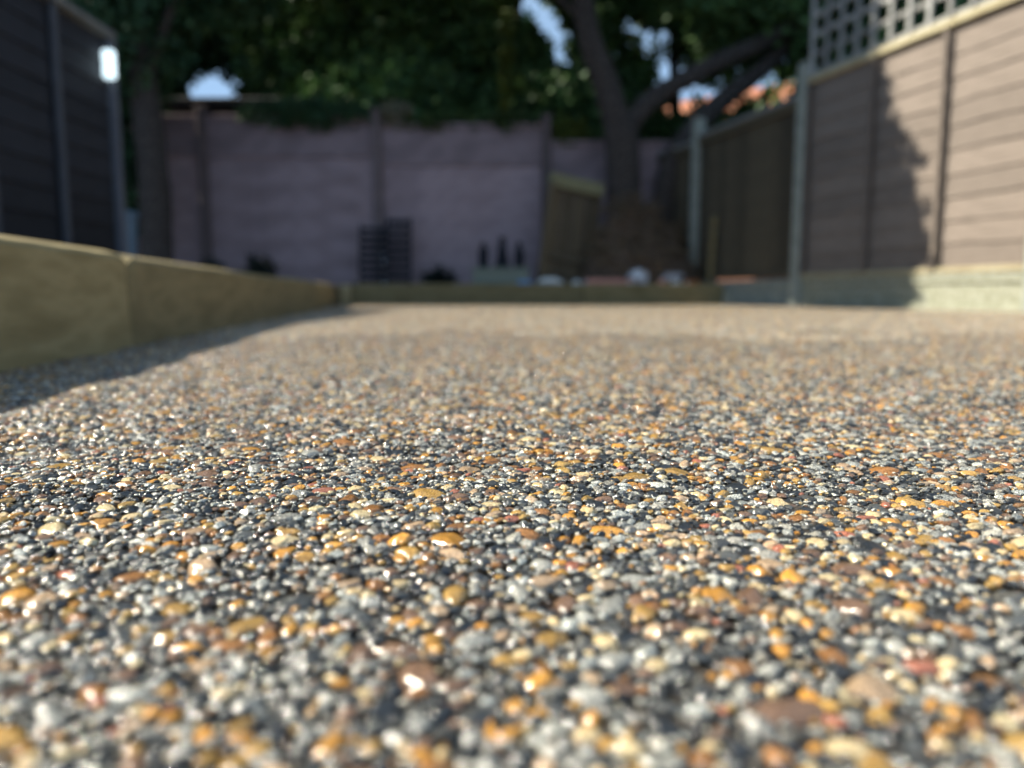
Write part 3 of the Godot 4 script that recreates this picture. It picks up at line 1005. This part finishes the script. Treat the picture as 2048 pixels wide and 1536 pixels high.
func trees() -> void:
	make_sprays()
	var eye := Vector3(0, 0.1, 0)
	# real openings through the crowns, low over the fences: [across, height] where each passes 10 m out, and its radius
	for g in [[0.21, 3.651, 0.191], [0.421, 3.51, 0.171], [0.522, 3.32, 0.164], [0.579, 3.142, 0.143], [0.636, 2.974, 0.102], [1.974, 2.86, 0.205], [1.863, 2.77, 0.109], [1.402, 3.403, 0.061], [1.54, 3.356, 0.061], [1.702, 3.284, 0.068], [1.851, 3.32, 0.061], [1.996, 3.213, 0.055], [1.346, 3.046, 0.048], [1.644, 3.094, 0.048], [2.095, 3.474, 0.048], [-3.752, 2.626, 0.273], [-3.923, 2.577, 0.205], [-3.572, 2.589, 0.205], [-1.958, 3.521, 0.061], [2.047, 2.42, 0.164], [2.194, 2.541, 0.136], [2.367, 2.626, 0.089], [2.536, 2.432, 0.15], [2.697, 2.499, 0.116], [2.856, 2.638, 0.082]]:
		var way := Vector3(g[0], g[1] - eye.y, -10.0) / 10.0
		gaps.append([eye + way * 6.6, eye + way * 30.0, g[2]])
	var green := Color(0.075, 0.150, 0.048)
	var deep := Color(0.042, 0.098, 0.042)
	# the tree with several trunks in the right back corner
	var t := thing("forked_tree", "grey brown tree forking into leaning limbs in the back right corner", "tree", P(1.18, 8.15, 0.1))
	limb("trunk", t, [Vector3(0.02, -0.1, 0), Vector3(0.0, 0.55, 0), Vector3(-0.03, 1.25, 0.0), Vector3(-0.08, 1.75, 0.02)], [0.26, 0.20, 0.175, 0.17], 18)
	limb("left_limb", t, [Vector3(-0.05, 1.6, 0.02), Vector3(-0.24, 2.15, 0.05), Vector3(-0.42, 2.6, 0.1), Vector3(-0.52, 3.3, 0.1), Vector3(-0.6, 4.4, 0.0), Vector3(-1.4, 4.9, 0.7), Vector3(-2.9, 5.0, 1.4)], [0.155, 0.135, 0.115, 0.10, 0.08, 0.06, 0.03])
	limb("right_limb", t, [Vector3(-0.05, 1.62, 0.0), Vector3(0.25, 1.98, -0.05), Vector3(0.8, 2.3, -0.1), Vector3(1.5, 2.62, -0.1), Vector3(2.3, 3.1, -0.2)], [0.12, 0.105, 0.095, 0.085, 0.05])
	limb("second_trunk", t, [Vector3(0.36, -0.1, -0.15), Vector3(0.40, 0.8, -0.15), Vector3(0.55, 1.45, -0.15), Vector3(0.95, 1.95, -0.2), Vector3(1.45, 2.35, -0.25), Vector3(2.1, 3.0, -0.3)], [0.14, 0.125, 0.115, 0.105, 0.09, 0.05])
	limb("branch", t, [Vector3(-0.40, 2.6, 0.1), Vector3(-0.75, 2.95, 0.1), Vector3(-1.2, 3.1, 0.1)], [0.045, 0.03, 0.012], 8)
	foliage("crown", t, [[Vector3(-0.9, 4.4, 0.3), Vector3(1.5, 1.1, 1.2), 1500], [Vector3(0.7, 4.7, -0.2), Vector3(1.6, 1.2, 1.4), 1400], [Vector3(1.6, 3.3, -0.5), Vector3(1.2, 0.9, 0.9), 900], [Vector3(-0.7, 4.3, 1.4), Vector3(1.0, 1.0, 0.9), 1000],
		[Vector3(-2.80, 4.20, 2.15), Vector3(0.45, 0.41, 0.45), 260], [Vector3(-2.98, 4.80, 1.60), Vector3(0.80, 0.72, 0.80), 700], [Vector3(-3.18, 4.80, 0.90), Vector3(0.85, 0.77, 0.85), 700], [Vector3(-3.38, 4.80, 0.20), Vector3(0.85, 0.77, 0.85), 700], [Vector3(-3.53, 4.70, -0.45), Vector3(0.80, 0.72, 0.80), 600], [Vector3(-2.98, 5.60, 1.40), Vector3(0.70, 0.63, 0.70), 500], [Vector3(-3.28, 5.60, 0.55), Vector3(0.80, 0.72, 0.80), 500]].map(func(l): return [l[0] + t.position, l[1], l[2]]), 0.12, green)
	for c in t.get_children():
		if c is MultiMeshInstance3D: c.position = -t.position
	# trees beyond the back fence
	var list := [
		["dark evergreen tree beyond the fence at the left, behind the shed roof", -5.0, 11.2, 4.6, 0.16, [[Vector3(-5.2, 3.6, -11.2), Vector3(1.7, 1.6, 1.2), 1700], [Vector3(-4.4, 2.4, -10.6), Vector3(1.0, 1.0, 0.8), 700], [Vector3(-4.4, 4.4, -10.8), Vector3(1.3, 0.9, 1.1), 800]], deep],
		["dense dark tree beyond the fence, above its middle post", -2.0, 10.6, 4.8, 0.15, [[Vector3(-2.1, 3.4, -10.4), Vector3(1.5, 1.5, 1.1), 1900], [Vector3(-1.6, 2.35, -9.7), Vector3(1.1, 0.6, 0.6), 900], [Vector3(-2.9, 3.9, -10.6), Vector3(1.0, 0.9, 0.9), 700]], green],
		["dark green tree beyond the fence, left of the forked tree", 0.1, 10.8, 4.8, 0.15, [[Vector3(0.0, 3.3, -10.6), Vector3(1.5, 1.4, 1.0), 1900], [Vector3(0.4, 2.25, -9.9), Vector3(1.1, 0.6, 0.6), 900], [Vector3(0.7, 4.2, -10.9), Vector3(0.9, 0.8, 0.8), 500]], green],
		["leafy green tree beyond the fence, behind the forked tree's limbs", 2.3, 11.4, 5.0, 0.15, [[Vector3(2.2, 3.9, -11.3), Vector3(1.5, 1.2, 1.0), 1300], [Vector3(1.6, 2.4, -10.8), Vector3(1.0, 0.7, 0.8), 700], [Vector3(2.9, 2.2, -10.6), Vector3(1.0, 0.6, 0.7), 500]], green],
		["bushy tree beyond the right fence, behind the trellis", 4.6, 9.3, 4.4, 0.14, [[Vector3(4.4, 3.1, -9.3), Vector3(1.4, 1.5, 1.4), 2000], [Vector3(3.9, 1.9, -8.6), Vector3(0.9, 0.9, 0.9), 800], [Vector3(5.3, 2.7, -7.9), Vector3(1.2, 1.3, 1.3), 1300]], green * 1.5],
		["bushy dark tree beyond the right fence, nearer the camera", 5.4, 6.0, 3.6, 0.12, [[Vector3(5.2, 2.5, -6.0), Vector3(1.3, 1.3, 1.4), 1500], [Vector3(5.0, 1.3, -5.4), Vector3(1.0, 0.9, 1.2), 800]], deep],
	]
	for e in list:
		var tr := thing("leafy_tree", e[0], "tree", P(e[1], e[2], -0.06), Basis(), "trees beyond the fences")
		limb("trunk", tr, [Vector3(0, -0.1, 0), Vector3(0.06, e[3] * 0.4, 0), Vector3(-0.05, e[3] * 0.9, 0)], [e[4], e[4] * 0.7, e[4] * 0.25], 10)
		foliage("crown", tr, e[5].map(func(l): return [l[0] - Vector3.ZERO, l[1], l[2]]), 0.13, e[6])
		for c in tr.get_children():
			if c is MultiMeshInstance3D: c.position = -tr.position
	# far wood that closes the view between the trees
	var wood_ := thing("far_wood", "dark mass of woodland trees closing the view behind the gardens", "woodland", Vector3.ZERO, Basis(), "", "stuff")
	foliage("leaves", wood_, [[Vector3(-6.5, 3.4, -15), Vector3(3.2, 3.2, 1.2), 2600], [Vector3(-2.0, 3.4, -15), Vector3(3.2, 3.2, 1.2), 2600], [Vector3(1.5, 3.2, -14.6), Vector3(2.6, 3.2, 1.0), 2200], [Vector3(-9, 3.2, -12), Vector3(2.4, 3.0, 2.2), 1600], [Vector3(9.5, 3.0, -11), Vector3(3.0, 2.8, 2.6), 1600]], 0.19, deep)
	# ivy covered trunk at the left end of the back bed
	var iv := thing("ivy_trunk", "dark ivy grown tree trunk behind the end of the charcoal fence", "tree", P(-3.48, 7.6, 0.1))
	limb("trunk", iv, [Vector3(0, -0.1, 0), Vector3(0.03, 1.0, 0), Vector3(-0.04, 2.2, 0), Vector3(-0.1, 3.6, 0)], [0.17, 0.14, 0.13, 0.08], 14)
	limb("branch", iv, [Vector3(-0.03, 1.9, 0), Vector3(0.3, 2.6, 0.1), Vector3(0.7, 3.2, 0.2)], [0.06, 0.045, 0.02], 8)
	foliage("crown", iv, [[Vector3(-3.9, 2.8, -7.7), Vector3(0.9, 1.1, 0.7), 900], [Vector3(-3.3, 3.3, -7.8), Vector3(1.3, 0.7, 0.7), 900], [Vector3(-4.3, 1.4, -7.8), Vector3(0.7, 1.2, 0.6), 700], [Vector3(-3.5, 4.2, -8.5), Vector3(1.4, 1.0, 0.5), 1100], [Vector3(-1.8, 4.3, -8.5), Vector3(1.3, 0.8, 0.45), 1000], [Vector3(-3.0, 5.3, -8.6), Vector3(1.5, 0.7, 0.5), 800]], 0.10, deep)
	for c in iv.get_children():
		if c is MultiMeshInstance3D: c.position = -iv.position
	# creepers over the fence top
	for e in [["green creeper trailing over the fence top right of the middle post", [[Vector3(-0.9, 1.93, -8.6), Vector3(0.6, 0.10, 0.16), 170], [Vector3(-0.2, 1.93, -8.6), Vector3(0.6, 0.10, 0.16), 170]], Color(0.05, 0.09, 0.024), "leaf"], ["yellow green shrub at the fence top beside the forked tree", [[Vector3(0.58, 1.84, -8.65), Vector3(0.26, 0.16, 0.18), 150]], Color(0.09, 0.12, 0.02), "leaf_bright"], ["pale dried climber clinging to the middle post's top", [[Vector3(-1.32, 2.0, -8.55), Vector3(0.24, 0.13, 0.12), 60]], Color(0.30, 0.28, 0.20), "leaf_bright"], ["yellow green strand of creeper hanging before the dark trees", [[Vector3(-0.06, 2.75, -9.0), Vector3(0.08, 0.62, 0.08), 90]], Color(0.09, 0.12, 0.02), "leaf_bright"], ["dark ivy spilling over the left part of the back fence", [[Vector3(-2.2, 2.02, -8.5), Vector3(0.8, 0.16, 0.2), 330]], deep, "leaf"]]:
		var c := thing("creeper", e[0], "creeper", e[1][0][0], Basis(), "")
		foliage("leaves", c, e[1], 0.055, e[2], e[3], false)
		for k in c.get_children(): k.position = -c.position

# ---------------------------------------------------------------- things in the beds
func bed_objects() -> void:
	# leaning pallet
	var b := Basis(Vector3(0, 0, 1), -0.13) * Basis(Vector3(1, 0, 0), -0.14) * Basis(Vector3(0, 1, 0), 0.30)
	var p := thing("wooden_pallet", "weathered wooden pallet leaning on end beside the brown heap", "pallet", P(0.24, 7.72, 0.13), b)
	for i in 4:
		obj("plank", cbox(Vector3(0.115, 1.04, 0.02), 0.003), M.old_pallet[i], p, Vector3(0.10 + i * 0.125, 0.53, 0))
	obj("stile", cbox(Vector3(0.06, 1.1, 0.07), 0.004), M.old_pallet[0], p, Vector3(0.01, 0.55, 0.048))
	obj("stile", cbox(Vector3(0.06, 1.1, 0.07), 0.004), M.old_pallet[2], p, Vector3(0.55, 0.55, -0.048))
	obj("top_rail", cbox(Vector3(0.58, 0.13, 0.08), 0.006), M.mossy_rail[0], p, Vector3(0.27, 1.12, 0.03))
	obj("middle_rail", cbox(Vector3(0.50, 0.05, 0.03), 0.004), M.dark_board[0], p, Vector3(0.30, 0.36, 0.028))
	# heap
	var nz := FastNoiseLite.new()
	nz.seed = 77
	nz.frequency = 2.2
	var st := SurfaceTool.new()
	st.begin(Mesh.PRIMITIVE_TRIANGLES)
	var nr := 22
	var na := 44
	var top := func(i: int, k: int) -> Vector3:
		var f := float(i) / nr
		var a: float = TAU * k / na
		var x := cos(a) * f * (0.74 if cos(a) < 0.0 else 0.66)
		var z := sin(a) * f * 0.5
		x -= 0.16 * (1.0 - f)
		var h: float = 0.88 * (1.0 - pow(f, 1.3)) * (1.0 + 0.15 * cos(a * 2.0 + 0.6))
		h += 0.34 * nz.get_noise_2d(x * 1.7, z * 1.7) * (1.0 - f) + 0.10 * nz.get_noise_2d(x * 7, z * 7) * (1.0 - f * 0.6)
		return Vector3(x, maxf(h, -0.02), z)
	for i in nr:
		for k in na:
			quad(st, [top.call(i, k), top.call(i + 1, k), top.call(i + 1, k + 1), top.call(i, k + 1)], Vector3.UP)
	st.index()
	st.generate_normals()
	var h := thing("brush_heap", "tall brown heap of soil and dead cuttings right of the pallet", "heap", P(1.36, 7.9, 0.12))
	obj("soil", st.commit(), M.heap_soil, h)
	st = SurfaceTool.new()
	st.begin(Mesh.PRIMITIVE_TRIANGLES)
	for i in 420:
		var f := sqrt(rng.randf()) * 0.95
		var a := rng.randf() * TAU
		var at: Vector3 = top.call(int(f * nr), int(a / TAU * na)) + Vector3(0, 0.01, 0)
		var d := Vector3(rng.randfn(), rng.randfn() * 0.3, rng.randfn()).normalized() * rng.randf_range(0.08, 0.26)
		tube([at - d, at, at + d + Vector3(0, rng.randf_range(-0.02, 0.03), 0)], [0.006, 0.008, 0.003], 4, 0.0, 0, st)
	var tw := obj("twigs", st.commit(), M.dry_twig, h)
	tw.set_meta("kind", "stuff")
	# tub and what stands in it
	var tub := thing("plastic_tub", "pale grey green plastic tub on the back sleeper bed, left of the pallet", "tub", P(-0.11, 7.62, 0.135))
	var ts := SurfaceTool.new()
	ts.begin(Mesh.PRIMITIVE_TRIANGLES)
	for e in [[Vector3(0.54, 0.02, 0.34), Vector3(0, 0.01, 0)], [Vector3(0.54, 0.18, 0.016), Vector3(0, 0.11, 0.162)], [Vector3(0.54, 0.18, 0.016), Vector3(0, 0.11, -0.162)], [Vector3(0.016, 0.18, 0.306), Vector3(0.262, 0.11, 0)], [Vector3(0.016, 0.18, 0.306), Vector3(-0.262, 0.11, 0)]]:
		ts.append_from(cbox(e[0], 0.005), 0, Transform3D(Basis(), e[1]))
	obj("tub_body", ts.commit(), M.pale_tub, tub)
	obj("rim", cbox(Vector3(0.57, 0.02, 0.03), 0.006), M.pale_tub, tub, Vector3(0, 0.211, 0.168))
	for e in [[-0.23, "dark upright canister standing at the left in the pale tub"], [0.12, "dark upright canister standing at the right in the pale tub"]]:
		var c := obj("canister", lathe([Vector2(0, 0), Vector2(0.044, 0), Vector2(0.048, 0.01), Vector2(0.048, 0.35), Vector2(0.036, 0.39), Vector2(0.02, 0.41), Vector2(0.02, 0.45), Vector2(0, 0.452)]), M.black_plastic, self, P(-0.11 + e[0] + 0.06, 7.62, 0.157))
		tag(c, e[1], "canister", "dark canisters in the tub")
	var cone := thing("pot_stack", "dark pointed stack of upturned plant pots in the tub's middle", "plant pots", P(-0.10, 7.64, 0.157))
	for i in 4:
		obj("pot", lathe([Vector2(0, 0.15), Vector2(0.072 - i * 0.014, 0.15), Vector2(0.112 - i * 0.024, 0.012), Vector2(0.118 - i * 0.024, 0.012), Vector2(0.118 - i * 0.024, 0)]), M.black_plastic, cone, Vector3(0.002 * i, i * 0.115, 0))
	var bl := obj("blue_carton", cbox(Vector3(0.13, 0.11, 0.1), 0.014), M.bright_blue, self, P(0.12, 7.44, 0.175), Basis(Vector3.UP, 0.3))
	tag(bl, "small blue plastic carton by the right corner of the pale tub", "carton")
	# stones and rubble along the sleeper
	var ws := obj("white_stone", shape_mesh(pebble_shape(3, 501, 0.9)), M.white_stone, self, P(0.37, 7.45, 0.2), Basis.from_scale(Vector3(0.13, 0.06, 0.09)))
	tag(ws, "rounded white stone on the soil in front of the pallet", "stone")
	var sl := obj("pink_slab", cbox(Vector3(0.46, 0.075, 0.2), 0.012), M.pink_slab, self, P(0.93, 7.46, 0.205), Basis(Vector3.UP, 0.12))
	tag(sl, "flat pinkish red slab lying in front of the brown heap", "slab")
	for e in [["crumpled white plastic bag between the pink slab and the post", "bag_white", P(1.20, 7.5, 0.26), Vector3(0.14, 0.10, 0.11), 611], ["crumpled grey sack lying at the foot of the farther post", "bag_grey", P(1.53, 7.52, 0.245), Vector3(0.18, 0.09, 0.12), 617]]:
		var s := pebble_shape(3, e[4], 1.0)
		var cr := FastNoiseLite.new()
		cr.seed = e[4]
		cr.frequency = 2.5
		cr.noise_type = FastNoiseLite.TYPE_CELLULAR
		var v: PackedVector3Array = s[0]
		for i in v.size(): v[i] *= 1.0 + 0.35 * cr.get_noise_3dv(v[i])
		s[0] = v
		var o := obj("crumpled_bag", shape_mesh(s), M[e[1]], self, e[2], Basis.from_scale(e[3]))
		tag(o, e[0], "bag")
	for i in 9:
		var rs := obj("rubble_stone", shape_mesh(pebble_shape(2, 700 + i % 4, 1.0)), M[["white_stone", "bag_grey", "pink_slab", "white_stone"][i % 4]], self, P(0.62 + 0.13 * i + rng.randf_range(-0.04, 0.04), 7.42 + rng.randf_range(-0.015, 0.03), 0.195), Basis(Vector3.UP, rng.randf() * 3.0) * Basis.from_scale(Vector3(0.05, 0.035, 0.04) * rng.randf_range(0.8, 1.3)))
		tag(rs, ["pale rubble lump just left of the pink slab", "grey rubble lump at the pink slab's left end", "pinkish rubble lump in front of the pink slab", "pale rubble lump in front of the pink slab", "pale rubble lump at the pink slab's right end", "grey rubble lump in front of the white bag", "pinkish rubble lump between the white bag and the grey sack", "pale rubble lump in front of the grey sack", "pale rubble lump right of the grey sack by the broken tile"][i], "rubble", "rubble along the back sleeper")
	var op := obj("broken_tile", cbox(Vector3(0.12, 0.04, 0.09), 0.008), M.orange_piece, self, P(1.72, 7.42, 0.21), Basis(Vector3(0.2, 1, 0.1).normalized(), 0.5))
	tag(op, "broken orange tile piece by the sleeper's right end", "tile piece")
	var sk := obj("leaning_stake", cbox(Vector3(0.05, 0.62, 0.025), 0.004), M.sleeper[1], self, P(1.90, 7.40, 0.52), Basis(Vector3(0, 0, 1), -0.04))
	tag(sk, "short reddish brown stake leaning on the dark boarded panel", "stake")
	# black racks against the back fence
	for e in [[-1.62, 0.30, 0.72, "dim black plastic rack leaning on the back fence, left of its pair"], [-1.34, 0.27, 0.80, "black plastic rack leaning on the back fence under the middle post"]]:
		var r := thing("plant_rack", e[3], "rack", P(e[0], 8.2, 0.12), Basis(Vector3(1, 0, 0), -0.16), "black racks by the back fence")
		for x in [0.012, e[1] - 0.012]:
			obj("stile", cbox(Vector3(0.024, e[2], 0.03), 0.003), M.black_plastic, r, Vector3(x, e[2] / 2, 0))
		for i in 9:
			obj("slat", cbox(Vector3(e[1] - 0.05, (e[2] - 0.1) / 8.0 * 0.62, 0.012), 0.003), M.black_plastic, r, Vector3(e[1] / 2, 0.05 + i * (e[2] - 0.1) / 8.0, 0))
	# blue-grey planter by the fence end
	var pl := thing("tall_planter", "tall tapered blue grey planter just past the charcoal fence's end", "planter", P(-3.02, 6.1, 0.1))
	obj("pot", lathe([Vector2(0, 0.0), Vector2(0.065, 0.0), Vector2(0.095, 0.60), Vector2(0.085, 0.60), Vector2(0.06, 0.05), Vector2(0, 0.05)]), M.blue_plastic, pl)
	obj("rim", lathe([Vector2(0.088, 0.59), Vector2(0.108, 0.59), Vector2(0.108, 0.635), Vector2(0.088, 0.635), Vector2(0.088, 0.59)]), M.blue_plastic, pl)
	# low dark plants
	for e in [[-2.95, 7.6, 0.28, "low dark plant behind the left sleepers, nearest the ivy trunk"], [-2.55, 7.9, 0.34, "low dark plant left of the black racks"], [-0.75, 8.0, 0.22, "low dark plant between the black racks and the tub"]]:
		var t := thing("low_plant", e[3], "plant", P(e[0], e[1], 0.11), Basis(), "low plants in the back bed")
		foliage("leaves", t, [[Vector3(0, e[2] * 0.6, 0), Vector3(0.16, e[2] * 0.6, 0.14), 70]], 0.055, Color(0.014, 0.024, 0.016), "leaf", false)
